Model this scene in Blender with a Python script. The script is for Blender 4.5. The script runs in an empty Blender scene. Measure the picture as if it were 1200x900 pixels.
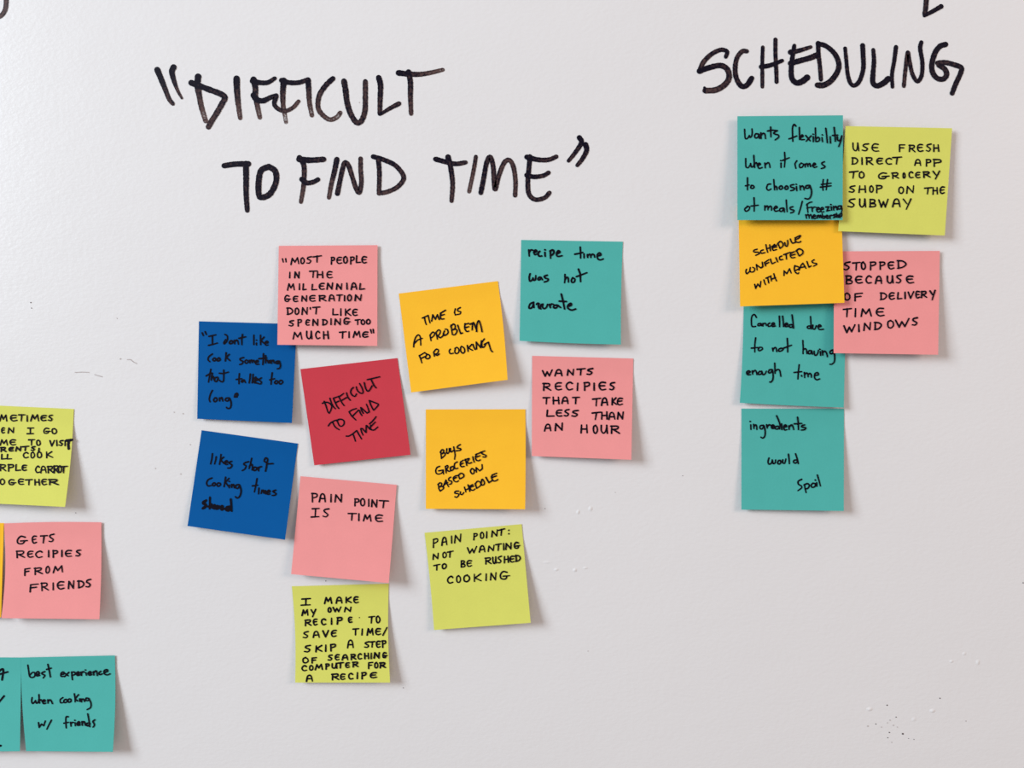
import bpy, math, random
from mathutils import Vector, Matrix

# ------------------------------------------------------------------ camera, world, lights, exposure
scene = bpy.context.scene
C = scene.collection
F_PX, DIST, Z0 = 933.0, 0.603, 1.50          # focal length in pixels, distance to the wall, eye height
YAW, PITCH = math.radians(2.5), math.radians(-2.5)
cam_data = bpy.data.cameras.new('camera')
cam_data.sensor_width = 36.0
cam_data.lens = 36.0 * F_PX / 1200.0
cam_data.clip_start = 0.01
cam = bpy.data.objects.new('camera', cam_data)
cam.location = (0.0, -DIST, Z0)
cam.rotation_euler = (math.radians(90) + PITCH, 0.0, YAW)
C.objects.link(cam)
scene.camera = cam
CAM_M = Matrix.Rotation(YAW, 3, 'Z') @ Matrix.Rotation(PITCH, 3, 'X')

world = bpy.data.worlds.new('room_light')
scene.world = world
world.use_nodes = True
bg = world.node_tree.nodes['Background']
bg.inputs['Color'].default_value = (1.0, 0.925, 0.895, 1)
bg.inputs['Strength'].default_value = 0.37

def area(name, loc, target, size, size_y, power, col):
    d = bpy.data.lights.new(name, 'AREA')
    d.shape = 'RECTANGLE'; d.size = size; d.size_y = size_y
    d.energy = power; d.color = col
    o = bpy.data.objects.new(name, d)
    o.location = loc
    o.rotation_euler = (Vector(target) - Vector(loc)).to_track_quat('-Z', 'Y').to_euler()
    C.objects.link(o)
    return o
# upright window in the wall on the left: gives the sheen at the wall's upper left and the shadows right of and below the notes
area('window_left_offscreen', (-3.0, -1.9, 2.65), (0, -1.9, 2.65), 1.5, 1.7, 205, (0.83, 0.94, 1.0))
# warm room lamp on the right: gives the warm tint at the lower right and the faint cool shadows left of the notes
area('lamp_right_offscreen', (2.9, -1.9, 2.5), (0.1, 0, 1.6), 1.2, 1.0, 50, (1.0, 0.75, 0.61))

vs = scene.view_settings
vs.view_transform = 'Standard'
vs.look = 'None'
vs.gamma = 1.0
vs.use_curve_mapping = False
vs.exposure = -0.05

random.seed(7)

# ------------------------------------------------------------------ helpers
def at(px, py, lift=0.0):
    """the point of the plane `lift` metres in front of the wall that photograph pixel (px, py) shows"""
    d = CAM_M @ Vector(((px - 600.0) / F_PX, 1.0, -(py - 450.0) / F_PX))
    t = (DIST - lift) / d.y
    return Vector((d.x * t, -lift, Z0 + d.z * t))

def srgb(r, g, b):
    def f(c):
        c /= 255.0
        return c / 12.92 if c <= 0.04045 else ((c + 0.055) / 1.055) ** 2.4
    return (f(r), f(g), f(b), 1.0)

def new_mat(name):
    m = bpy.data.materials.new(name)
    m.use_nodes = True
    nt = m.node_tree
    nt.nodes.clear()
    return m, nt, nt.nodes.new, nt.links.new

def wall_material():
    m, nt, N, L = new_mat('dry_erase_wall_paint')
    out = N('ShaderNodeOutputMaterial'); p = N('ShaderNodeBsdfPrincipled')
    tc = N('ShaderNodeTexCoord'); mp = N('ShaderNodeMapping')
    mp.inputs['Scale'].default_value = (1.0, 1.0, 1.7)
    n1 = N('ShaderNodeTexNoise'); n1.inputs['Scale'].default_value = 250; n1.inputs['Detail'].default_value = 2.5
    n2 = N('ShaderNodeTexNoise'); n2.inputs['Scale'].default_value = 22; n2.inputs['Detail'].default_value = 3
    n3 = N('ShaderNodeTexNoise'); n3.inputs['Scale'].default_value = 5; n3.inputs['Detail'].default_value = 3
    b1 = N('ShaderNodeBump'); b1.inputs['Strength'].default_value = 1.0; b1.inputs['Distance'].default_value = 0.00014
    b2 = N('ShaderNodeBump'); b2.inputs['Strength'].default_value = 1.0; b2.inputs['Distance'].default_value = 0.0003
    cr = N('ShaderNodeMixRGB')
    cr.inputs[1].default_value = srgb(223, 221, 223); cr.inputs[2].default_value = srgb(219, 217, 219)
    L(tc.outputs['Object'], mp.inputs['Vector'])
    L(mp.outputs[0], n1.inputs['Vector']); L(mp.outputs[0], n2.inputs['Vector']); L(tc.outputs['Object'], n3.inputs['Vector'])
    L(n2.outputs['Fac'], b2.inputs['Height']); L(n1.outputs['Fac'], b1.inputs['Height'])
    L(b2.outputs[0], b1.inputs['Normal']); L(b1.outputs[0], p.inputs['Normal'])
    L(n3.outputs['Fac'], cr.inputs[0]); L(cr.outputs[0], p.inputs['Base Color'])
    p.inputs['Roughness'].default_value = 0.28
    p.inputs['Specular IOR Level'].default_value = 0.40
    L(p.outputs[0], out.inputs[0])
    return m

def paper_material(name, col, deep):
    """matte note paper: two close tones of the dye, fine fibre relief, a little light let through"""
    m, nt, N, L = new_mat(name)
    out = N('ShaderNodeOutputMaterial'); p = N('ShaderNodeBsdfPrincipled'); tr = N('ShaderNodeBsdfTranslucent'); mx = N('ShaderNodeMixShader')
    tc = N('ShaderNodeTexCoord')
    n1 = N('ShaderNodeTexNoise'); n1.inputs['Scale'].default_value = 900; n1.inputs['Detail'].default_value = 3
    n2 = N('ShaderNodeTexNoise'); n2.inputs['Scale'].default_value = 60; n2.inputs['Detail'].default_value = 4
    ad = N('ShaderNodeMath'); ad.operation = 'ADD'
    ml = N('ShaderNodeMath'); ml.operation = 'MULTIPLY'; ml.inputs[1].default_value = 0.5
    b = N('ShaderNodeBump'); b.inputs['Distance'].default_value = 0.00010; b.inputs['Strength'].default_value = 0.5
    cr = N('ShaderNodeMixRGB'); cr.inputs[1].default_value = col; cr.inputs[2].default_value = deep
    L(tc.outputs['Object'], n1.inputs['Vector']); L(tc.outputs['Object'], n2.inputs['Vector'])
    L(n1.outputs['Fac'], ad.inputs[0]); L(n2.outputs['Fac'], ad.inputs[1]); L(ad.outputs[0], ml.inputs[0]); L(ml.outputs[0], cr.inputs[0])
    L(n1.outputs['Fac'], b.inputs['Height']); L(b.outputs[0], p.inputs['Normal'])
    L(cr.outputs[0], p.inputs['Base Color']); L(cr.outputs[0], tr.inputs['Color'])
    p.inputs['Roughness'].default_value = 0.8
    p.inputs['Specular IOR Level'].default_value = 0.10
    mx.inputs[0].default_value = 0.07
    L(p.outputs[0], mx.inputs[1]); L(tr.outputs[0], mx.inputs[2]); L(mx.outputs[0], out.inputs[0])
    return m

def ink_material(name, col, rough):
    m, nt, N, L = new_mat(name)
    out = N('ShaderNodeOutputMaterial'); p = N('ShaderNodeBsdfPrincipled')
    tc = N('ShaderNodeTexCoord'); n = N('ShaderNodeTexNoise'); n.inputs['Scale'].default_value = 500
    cr = N('ShaderNodeMixRGB'); cr.inputs[1].default_value = col; cr.inputs[2].default_value = tuple(c * 1.8 for c in col[:3]) + (1,)
    L(tc.outputs['Object'], n.inputs['Vector']); L(n.outputs['Fac'], cr.inputs[0]); L(cr.outputs[0], p.inputs['Base Color'])
    p.inputs['Roughness'].default_value = rough
    p.inputs['Specular IOR Level'].default_value = 0.06
    L(p.outputs[0], out.inputs[0])
    return m

def marker_material():
    """dry-erase ink: near-black navy where wet, brown and broken up where the tip ran dry (vertex values dry, across)"""
    m, nt, N, L = new_mat('dry_erase_ink')
    out = N('ShaderNodeOutputMaterial'); p = N('ShaderNodeBsdfPrincipled'); tp = N('ShaderNodeBsdfTransparent'); mx = N('ShaderNodeMixShader')
    tc = N('ShaderNodeTexCoord')
    n = N('ShaderNodeTexNoise'); n.inputs['Scale'].default_value = 520; n.inputs['Detail'].default_value = 3
    n2 = N('ShaderNodeTexNoise'); n2.inputs['Scale'].default_value = 1100; n2.inputs['Detail'].default_value = 2
    dry = N('ShaderNodeAttribute'); dry.attribute_name = 'dry'
    acr = N('ShaderNodeAttribute'); acr.attribute_name = 'across'
    def math_(op, a, b):
        x = N('ShaderNodeMath'); x.operation = op
        for i, v in enumerate((a, b)):
            if isinstance(v, (int, float)): x.inputs[i].default_value = v
            else: L(v, x.inputs[i])
        return x.outputs[0]
    mid = math_('SUBTRACT', 1.0, math_('ABSOLUTE', acr.outputs['Fac'], 0.0))       # 1 along the middle of the stroke
    amount = math_('MULTIPLY', dry.outputs['Fac'], math_('ADD', math_('MULTIPLY', mid, 0.55), 0.55))
    score = math_('ADD', amount, math_('MULTIPLY', math_('SUBTRACT', n.outputs['Fac'], 0.5), 1.3))
    rmp = N('ShaderNodeMapRange'); rmp.inputs['From Min'].default_value = 0.15; rmp.inputs['From Max'].default_value = 0.75
    L(score, rmp.inputs['Value'])
    cr = N('ShaderNodeMixRGB'); cr.inputs[1].default_value = srgb(15, 11, 27); cr.inputs[2].default_value = srgb(88, 66, 64)
    L(rmp.outputs[0], cr.inputs[0])
    gap = N('ShaderNodeMapRange'); gap.inputs['From Min'].default_value = 0.64; gap.inputs['From Max'].default_value = 0.98
    gap.inputs['To Max'].default_value = 0.72
    L(math_('ADD', amount, math_('MULTIPLY', math_('SUBTRACT', n2.outputs['Fac'], 0.5), 1.2)), gap.inputs['Value'])
    L(tc.outputs['Object'], n.inputs['Vector']); L(tc.outputs['Object'], n2.inputs['Vector'])
    L(cr.outputs[0], p.inputs['Base Color'])
    p.inputs['Roughness'].default_value = 0.45
    p.inputs['Specular IOR Level'].default_value = 0.10
    L(gap.outputs[0], mx.inputs[0]); L(p.outputs[0], mx.inputs[1]); L(tp.outputs[0], mx.inputs[2]); L(mx.outputs[0], out.inputs[0])
    return m

PAPER = {
    'teal': paper_material('teal_paper', srgb(84, 182, 175), srgb(77, 170, 163)),
    'pink': paper_material('pink_paper', srgb(245, 156, 156), srgb(229, 146, 146)),
    'red': paper_material('red_paper', srgb(208, 65, 79), srgb(194, 61, 73)),
    'orange': paper_material('orange_paper', srgb(255, 197, 51), srgb(246, 183, 47)),
    'lime': paper_material('lime_paper', srgb(222, 223, 109), srgb(207, 208, 101)),
    'blue': paper_material('blue_paper', srgb(0, 88, 159), srgb(0, 82, 149)),
}
M_WALL = wall_material()
M_INK = ink_material('fine_marker_ink', srgb(9, 6, 17), 0.6)
M_MARK = marker_material()
M_SPECK = ink_material('grey_scuff', srgb(84, 76, 78), 0.8)
M_FAINT = ink_material('pale_scuff', srgb(158, 150, 150), 0.8)

def catmull(P, step):
    out = []
    n = len(P)
    for i in range(n - 1):
        p0 = P[i - 1] if i else (2 * P[0][0] - P[1][0], 2 * P[0][1] - P[1][1])
        p1, p2 = P[i], P[i + 1]
        p3 = P[i + 2] if i + 2 < n else (2 * p2[0] - p1[0], 2 * p2[1] - p1[1])
        k = max(2, int(math.hypot(p2[0] - p1[0], p2[1] - p1[1]) / step) + 1)
        for j in range(k):
            t = j / k
            out.append(tuple(0.5 * (2 * b + (c - a) * t + (2 * a - 5 * b + 4 * c - d) * t * t + (3 * b - a - 3 * c + d) * t ** 3)
                             for a, b, c, d in zip(p0, p1, p2, p3)))
    out.append(tuple(P[-1]))
    return out

def poly(P, step):
    out = []
    for a, b in zip(P, P[1:]):
        k = max(1, int(math.hypot(b[0] - a[0], b[1] - a[1]) / step))
        out += [(a[0] + (b[0] - a[0]) * j / k, a[1] + (b[1] - a[1]) * j / k) for j in range(k)]
    out.append(tuple(P[-1]))
    return out

class Ink:
    """collects pen strokes (given in the photograph's pixels, as they lie on a surface) into one flat mesh"""
    def __init__(self): self.v, self.f, self.dry, self.acr, self.z, self.k = [], [], [], [], [], 0
    def add(self, p, dry, acr): self.v.append(p); self.dry.append(dry); self.acr.append(acr); self.z.append(self.k * 4e-6); return len(self.v) - 1
    def disc(self, c, r, dry, n=10):
        self.k += 1
        ci = self.add(c, dry, 0.3)
        ring = [self.add((c[0] + r * math.cos(6.2832 * k / n), c[1] + r * math.sin(6.2832 * k / n)), dry, 1.0) for k in range(n)]
        for k in range(n): self.f.append((ci, ring[(k + 1) % n], ring[k]))
    def stroke(self, pts, w0, w1=None, d0=0.0, d1=0.0, wob=0.05):
        if w1 is None: w1 = w0
        n = len(pts)
        lens = [0.0]
        for a, b in zip(pts, pts[1:]): lens.append(lens[-1] + math.hypot(b[0] - a[0], b[1] - a[1]))
        tot = lens[-1] or 1.0
        prev = None; prev_dir = None
        self.k += 1; sharp_at = []
        for i, p in enumerate(pts):
            a = pts[max(0, i - 1)]; b = pts[min(n - 1, i + 1)]
            dx, dy = b[0] - a[0], b[1] - a[1]
            l = math.hypot(dx, dy)
            if l < 1e-6:
                dx, dy = prev_dir or (1.0, 0.0)
            else: dx, dy = dx / l, dy / l
            prev_dir = (dx, dy)
            t = lens[i] / tot
            r = 0.5 * (w0 + (w1 - w0) * t) * (1 + random.uniform(-wob, wob))
            d = d0 + (d1 - d0) * t
            row = [self.add((p[0] - dy * r, p[1] + dx * r), d, -1.0), self.add(p, d, 0.0), self.add((p[0] + dy * r, p[1] - dx * r), d, 1.0)]
            if prev:
                self.f.append((prev[0], row[0], row[1], prev[1])); self.f.append((prev[1], row[1], row[2], prev[2]))
            prev = row
            sharp = False
            if 0 < i < n - 1:
                u = (p[0] - a[0], p[1] - a[1]); v = (b[0] - p[0], b[1] - p[1])
                lu, lv = math.hypot(*u), math.hypot(*v)
                sharp = lu * lv > 0 and (u[0] * v[0] + u[1] * v[1]) / (lu * lv) < 0.75
            if i in (0, n - 1) or sharp: sharp_at.append((p, r * 0.99, d))
        for a in sharp_at: self.disc(*a)
    def build(self, name, mat, parent, place, origin):
        me = bpy.data.meshes.new(name)
        me.from_pydata([place(x, y) - origin - Vector((0, z, 0)) for (x, y), z in zip(self.v, self.z)], [], self.f)
        me.materials.append(mat)
        for key, vals in (('dry', self.dry), ('across', self.acr)):
            at_ = me.attributes.new(key, 'FLOAT', 'POINT'); at_.data.foreach_set('value', vals)
        # every face looks away from the wall
        flip = [p for p in me.polygons if p.normal.y > 0]
        for p in flip: p.flip()
        o = bpy.data.objects.new(name, me); C.objects.link(o)
        o.parent = parent
        return o

# ------------------------------------------------------------------ the wall
def build_wall():
    x0, x1, z0, z1, t = -3.0, 3.4, 0.0, 3.6, 0.12
    me = bpy.data.meshes.new('wall_back')
    v = [(x0, 0, z0), (x1, 0, z0), (x1, 0, z1), (x0, 0, z1), (x0, t, z0), (x1, t, z0), (x1, t, z1), (x0, t, z1)]
    f = [(0, 1, 2, 3), (5, 4, 7, 6), (4, 0, 3, 7), (1, 5, 6, 2), (3, 2, 6, 7), (4, 5, 1, 0)]
    me.from_pydata(v, [], f); me.materials.append(M_WALL)
    o = bpy.data.objects.new('wall_back', me); C.objects.link(o)
    o['kind'] = 'structure'; o['label'] = 'glossy white dry-erase wall with fine orange-peel paint texture'
    return o
WALL = build_wall()

# ------------------------------------------------------------------ headings written on the wall with a thick marker
def reg(x, y, s):
    return lambda P: [(x + a * s, y + b * s) for a, b in P]
R1, R2, R3 = reg(170, 60, 1 / 6), reg(350, 60, 1 / 6), reg(250, 140, 1 / 6)
R4, R5, R6 = reg(430, 140, 290 / 1200), reg(800, 20, 1 / 6), reg(970, 0, 1 / 6)
R7 = reg(0, 0, 1 / 6)
# each letter: region, then strokes (points, width start, width end, dryness start, dryness end), widths in pixels
H_DIFFICULT = [
 ('quote_mark', R1, [([(85,130),(110,190),(140,265),(168,335),(195,370)],7,4.6,0,.45), ([(200,112),(188,145),(205,215),(230,280),(258,330)],7,2.6,0,.5)]),
 ('letter', R1, [([(372,180),(368,240),(380,310),(395,390),(425,490)],7.4,5.2,0,.95), ([(325,222),(360,235),(430,262),(530,300),(560,327),(540,370),(500,440),(468,490),(445,532)],6.8,6.2,0,.5)]),
 ('letter', R1, [([(643,192),(645,260),(652,350),(668,470)],7.6,4.8,0,.85)]),
 ('letter', R1, [([(762,198),(775,260),(775,310),(790,390),(806,465)],7,5,0,.9), ([(755,210),(800,220),(860,220),(912,190)],6.6,4.4,0,.15), ([(762,310),(785,340),(830,348),(880,325),(922,310)],7,5,0,.2)]),
 ('letter', R1, [([(975,205),(968,290),(970,380),(982,450),(990,500)],7,4,0,1.1), ([(960,205),(1010,220),(1080,220),(1140,200)],6,5,0,.2), ([(922,316),(908,370),(935,405),(985,420),(1040,395),(1078,352)],5.4,4.2,0,.75)]),
 ('letter', R1, [([(1145,202),(1150,270),(1155,360),(1172,450)],6.4,4.8,0,.95)]),
 ('letter', R2, [([(240,192),(190,240),(145,310),(135,390),(160,440),(215,480),(265,465),(292,432)],6,5,.15,.85)]),
 ('letter', R2, [([(318,210),(330,280),(340,360),(365,440),(405,500),(440,490),(465,420),(468,320),(468,212)],6.6,5.6,.2,.45)]),
 ('letter', R2, [([(562,185),(575,240),(572,340),(570,440)],6.4,5.2,.1,.4), ([(572,445),(640,402),(705,368)],3.4,5.6,.2,.35)]),
 ('letter', R2, [([(702,152),(770,160),(850,162),(930,150),(1012,130)],6.6,4.4,0,.85), ([(772,145),(785,220),(785,320),(790,440)],6.4,4.8,.1,.6)]),
]
H_FINDTIME = [
 ('letter', R3, [([(75,325),(140,315),(200,312),(245,312)],6,6.4,.1,.1), ([(228,310),(230,400),(230,520),(238,640)],7,5.4,.05,.25)]),
 ('letter', R3, [([(390,330),(335,360),(318,440),(320,530),(345,548),(400,520),(440,440),(435,365),(388,330)],6.6,6.6,.1,.2)]),
 ('letter', R3, [([(605,268),(635,320),(638,400),(632,480),(615,580)],6,4.6,.1,.7), ([(602,280),(680,286),(775,280)],6.8,6.2,.1,.3), ([(622,420),(655,445),(700,440),(735,422)],6,5,.1,.25)]),
 ('letter', R3, [([(868,280),(850,370),(830,450),(812,550)],6.2,4.6,.05,.75)]),
 ('letter', R3, [([(872,520),(890,430),(910,340),(925,302),(950,325),(975,400),(1005,490),(1027,512),(1040,440),(1035,350),(1035,275)],5.6,5,.25,.45)]),
 ('letter', R4, [([(55,195),(60,260),(58,350)],5.4,5,.2,.4), ([(30,180),(80,195),(140,225),(178,280),(150,325),(100,350),(58,358)],5.6,5,.15,.5)]),
 ('letter', R4, [([(332,192),(380,205),(430,215),(478,208)],5.8,5.2,.1,.35), ([(393,182),(405,230),(415,310),(410,395)],6,4.8,.1,.5)]),
 ('letter', R4, [([(528,180),(520,230),(508,290),(495,350)],4.6,4.4,.3,.8)]),
 ('letter', R4, [([(552,355),(565,290),(580,210),(597,182),(612,230),(620,338),(640,270),(665,210),(690,197),(710,230),(720,300),(718,368)],5.6,5,.2,.55)]),
 ('letter', R4, [([(790,180),(785,240),(780,300),(785,360),(815,388),(860,380),(885,355)],5.6,5,.15,.4), ([(775,182),(830,195),(880,195),(918,180)],6,4.8,.05,.4), ([(775,270),(810,278),(855,272),(880,258)],5.6,4.8,.1,.35)]),
 ('quote_mark', R4, [([(1030,88),(1040,112),(1010,160),(978,200)],6,4.2,.1,.3), ([(1060,122),(1065,150),(1045,190),(1020,222)],6,4.6,.1,.3)]),
]
H_SCHEDULING = [
 ('letter', R5, [([(303,280),(312,243),(268,230),(203,260),(147,315),(122,370)],4.2,5.2,.1,.45), ([(118,380),(180,357),(265,340),(315,370),(325,430),(290,480),(230,512),(158,517)],5.6,6,.0,.55), ([(153,495),(157,528)],2.6,2.6,0,.1)]),
 ('letter', R5, [([(450,240),(420,240),(385,280),(370,340),(372,410),(395,465),(422,488),(455,475),(485,430)],4.6,5.6,.35,.1)]),
 ('letter', R5, [([(563,212),(560,300),(560,400),(560,490)],3.8,3.8,.1,.25), ([(652,158),(652,260),(658,380),(660,455)],4.2,4.2,.15,.2), ([(552,350),(610,340),(660,322),(700,306)],5,4,.05,.1)]),
 ('letter', R5, [([(785,200),(772,280),(763,360),(768,430),(800,462),(840,452),(875,425)],4.2,6.4,.05,.05), ([(758,247),(820,235),(900,210)],5.4,3.8,.1,.3), ([(757,325),(830,305),(900,285),(945,265)],5.6,5.8,.05,.2)]),
 ('letter', R5, [([(952,182),(955,260),(965,350),(972,440)],4.6,4.2,.1,.3), ([(950,185),(1010,205),(1070,260),(1098,330),(1085,390),(1040,450),(990,478),(947,478)],4.8,6,.05,.25)]),
 ('letter', R6, [([(122,340),(130,420),(140,520),(160,585),(190,600),(225,565),(250,480),(248,380),(245,320)],3.8,5,.15,.05)]),
 ('letter', R6, [([(320,350),(325,430),(318,520),(318,582),(348,603),(395,582),(425,553)],4,6.2,.1,.05)]),
 ('letter', R6, [([(480,330),(467,430),(452,520),(455,610)],4.4,3.8,.05,.1)]),
 ('letter', R6, [([(535,605),(545,500),(562,370),(575,430),(595,520),(630,572),(660,530),(665,440),(650,340),(658,297)],4,4.4,.4,0)]),
 ('letter', R6, [([(828,312),(790,325),(755,370),(732,450),(738,510),(770,550),(812,555),(836,525),(822,485),(780,458)],5.6,5.4,0,.25), ([(772,443),(830,440),(890,455),(938,475),(935,512),(900,590),(875,655)],5.2,5,.25,.05)]),
]
H_EDGE_L = [('letter', R6, [([(712,-330),(700,-120),(690,40),(682,98)],6.4,5.4,.2,.3), ([(680,110),(740,78),(797,45)],4,5.4,.1,.1)])]
H_EDGE_HOOK = [('letter', R7, [([(20,-110),(40,-40),(42,20),(34,70),(8,108),(-40,130)],5.5,5,.55,.6)])]

def heading(rows, label, first, bold=1.05):
    e = bpy.data.objects.new('marker_heading', None); C.objects.link(e)
    e.parent = WALL; e['label'] = label
    org = at(*first); e.location = org
    for name, R, strokes in rows:
        ink = Ink()
        for pts, w0, w1, d0, d1 in strokes:
            ink.stroke(catmull(R(pts), 0.9), w0 * bold, w1 * bold, d0, d1, 0.07)
        ink.build(name, M_MARK, e, lambda x, y: at(x, y, 0.00025), org)
heading(H_DIFFICULT, 'first line of black marker heading reading "DIFFICULT', (350, 115))
heading(H_FINDTIME, 'second line of black marker heading reading TO FIND TIME"', (475, 210))
heading(H_SCHEDULING, 'black marker heading reading SCHEDULING', (975, 80), 1.16)
heading(H_EDGE_L, 'foot of a black marker letter L above the word SCHEDULING', (1090, 10))
heading(H_EDGE_HOOK, 'tail of a curved dry black marker letter', (5, 10))

# ------------------------------------------------------------------ pen lettering
def parse(d):
    out = {}
    for ch, (w, s) in d.items():
        strokes = []
        for part in s.split(';'):
            strokes.append((part[0], [tuple(float(q) / 10 for q in p.split(',')) for p in part[1:].split()]))
        out[ch] = (w, strokes)
    return out
CAPS = {
 'A': (.75, 'c0,0 2,8 5,10 7.5,7.5 9,0;l1,4 8.6,4'), 'B': (.72, 'l1,0 1,10;c0.5,10 7,9.4 7,6 2,5 8.5,3.6 8,0.6 0.5,0'),
 'C': (.75, 'c9,8.2 6,10 2,8 1,4 4,0.2 9.4,1'), 'D': (.78, 'l1,0 1,10;c0,9.6 6,9 9.4,5 6,1 0,0'),
 'E': (.7, 'c9,9.2 4,9.6 1,7 1,3 4,0.2 9.4,1;l1,5 8,5.4'), 'F': (.72, 'l1,-0.6 1,9.6 9.4,10;l1,5 7.6,5.4'),
 'G': (.8, 'c8,9 4,10 1,6 2,1 6,0.2 8,3;l4,4 10.4,4.2'), 'H': (.72, 'l1,0 1.2,10;l9,0 8.4,10;l1,5 9,5'),
 'I': (.06, 'l0,0 0,10'), '|': (.7, 'l5,10 4.6,0;l1,9.8 9.4,10;l0,0 9,0.4'), 'J': (.6, 'c7,10 7,3 4,0 0,2'),
 'K': (.75, 'l1,0 1,10;l8.6,10 1.8,5 9.4,0'), 'L': (.72, 'l1.4,10 0.6,0.2 9.4,0.8'),
 'M': (.95, 'l0,0 2,10 5,3 8.6,10 10,0'), 'N': (.75, 'l0,0 1,9.6 8.2,0 9,10'),
 'O': (.72, 'c5,10 1,8 1,2 5,0 9,3 8,8 4,9.8'), 'P': (.68, 'l1,-0.8 1,10;c0.4,9.6 8,9.4 8.4,6 1,4.2'),
 'Q': (.75, 'c5,10 1,8 1,2 5,0 9,3 8,8 5,10;l6,3 10,-1'), 'R': (.75, 'l1,0 1,10;c0,9.6 8,9.4 7.6,6 2,4.8;l3,5 10,0'),
 'S': (.68, 'c9.2,10 3,9.2 1.4,7 5,5.2 8,3 5,0.2 0,1'), 'T': (.8, 'l0,9.4 10,10;l5,9.8 4.2,0'),
 'U': (.74, 'c1,10 1,3 4,0 7,2.4 8.4,10;l8.4,10 9.2,0'), 'V': (.75, 'l0,10 4,0 9,10.4'), 'W': (.98, 'l0,9.6 2.6,0 5,7 7,0 10,10'),
 'X': (.7, 'l0,10 9,0;l9,10 0,0'), 'Y': (.75, 'l0,10 4.6,4;l9.6,10.4 4,-3.4'), 'Z': (.7, 'l0,10 9,10 0,0 9,0'),
 ':': (.1, 'l0,7 0.6,7.4;l0,1.6 0.6,2'), "'": (.1, 'l0,10 0,7.5'), '"': (.4, 'l0,10 2,1;l7,10 8,1'), '/': (.42, 'l0,-1.4 10,11'),
 '.': (.1, 'l0,0 0.8,0.4'), ',': (.12, 'l4,4 4,4.6;l4,1 0,-3'), '#': (1., 'l3,0 5,10;l6,0 8,10;l0,3 10,4;l1,6.4 11,7.2'),
}
FONT_A = parse(CAPS)
FONTS = {'A': (FONT_A, 0.34, 0.0)}

def write_boxes(ink, style, text, boxes, y0, y1, h, pen, org, s):
    """one word letter by letter: each letter's horizontal extent, the baseline running from y0 to y1"""
    font, _, slant = FONTS[style]
    bx = [[float(q) for q in b.split(':')] for b in boxes.split()]
    assert len(bx) == len(text), (text, boxes)
    X0, X1 = bx[0][0], bx[-1][-1]
    h *= 0.94
    for c, b in zip(text, bx):
        xa = b[0]; w = (b[1] - b[0]) if len(b) > 1 else 0.0
        t = (xa - X0) / max(X1 - X0, 1.0)
        yb = y0 + (y1 - y0) * t + random.uniform(-.04, .04) * h
        jh, jr = random.uniform(.93, 1.07), random.uniform(-.05, .05)
        for kind, P in font[c][1]:
            Q = []
            for gx, gy in P:
                gx += random.uniform(-.025, .025); gy += random.uniform(-.03, .03)
                x = xa + (gx * w if w else gx * h * 0.5) + gy * h * (slant + jr) - 0.5 * h * jr
                Q.append((org[0] + s * x, org[1] + s * (yb - gy * h * jh + (y1 - y0) / max(X1 - X0, 1.0) * gx * w)))
            pts = (catmull if kind == 'c' else poly)(Q, 0.8)
            ink.stroke(pts, pen * random.uniform(.98, 1.15), pen * random.uniform(.78, .98), wob=0.04)

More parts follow.
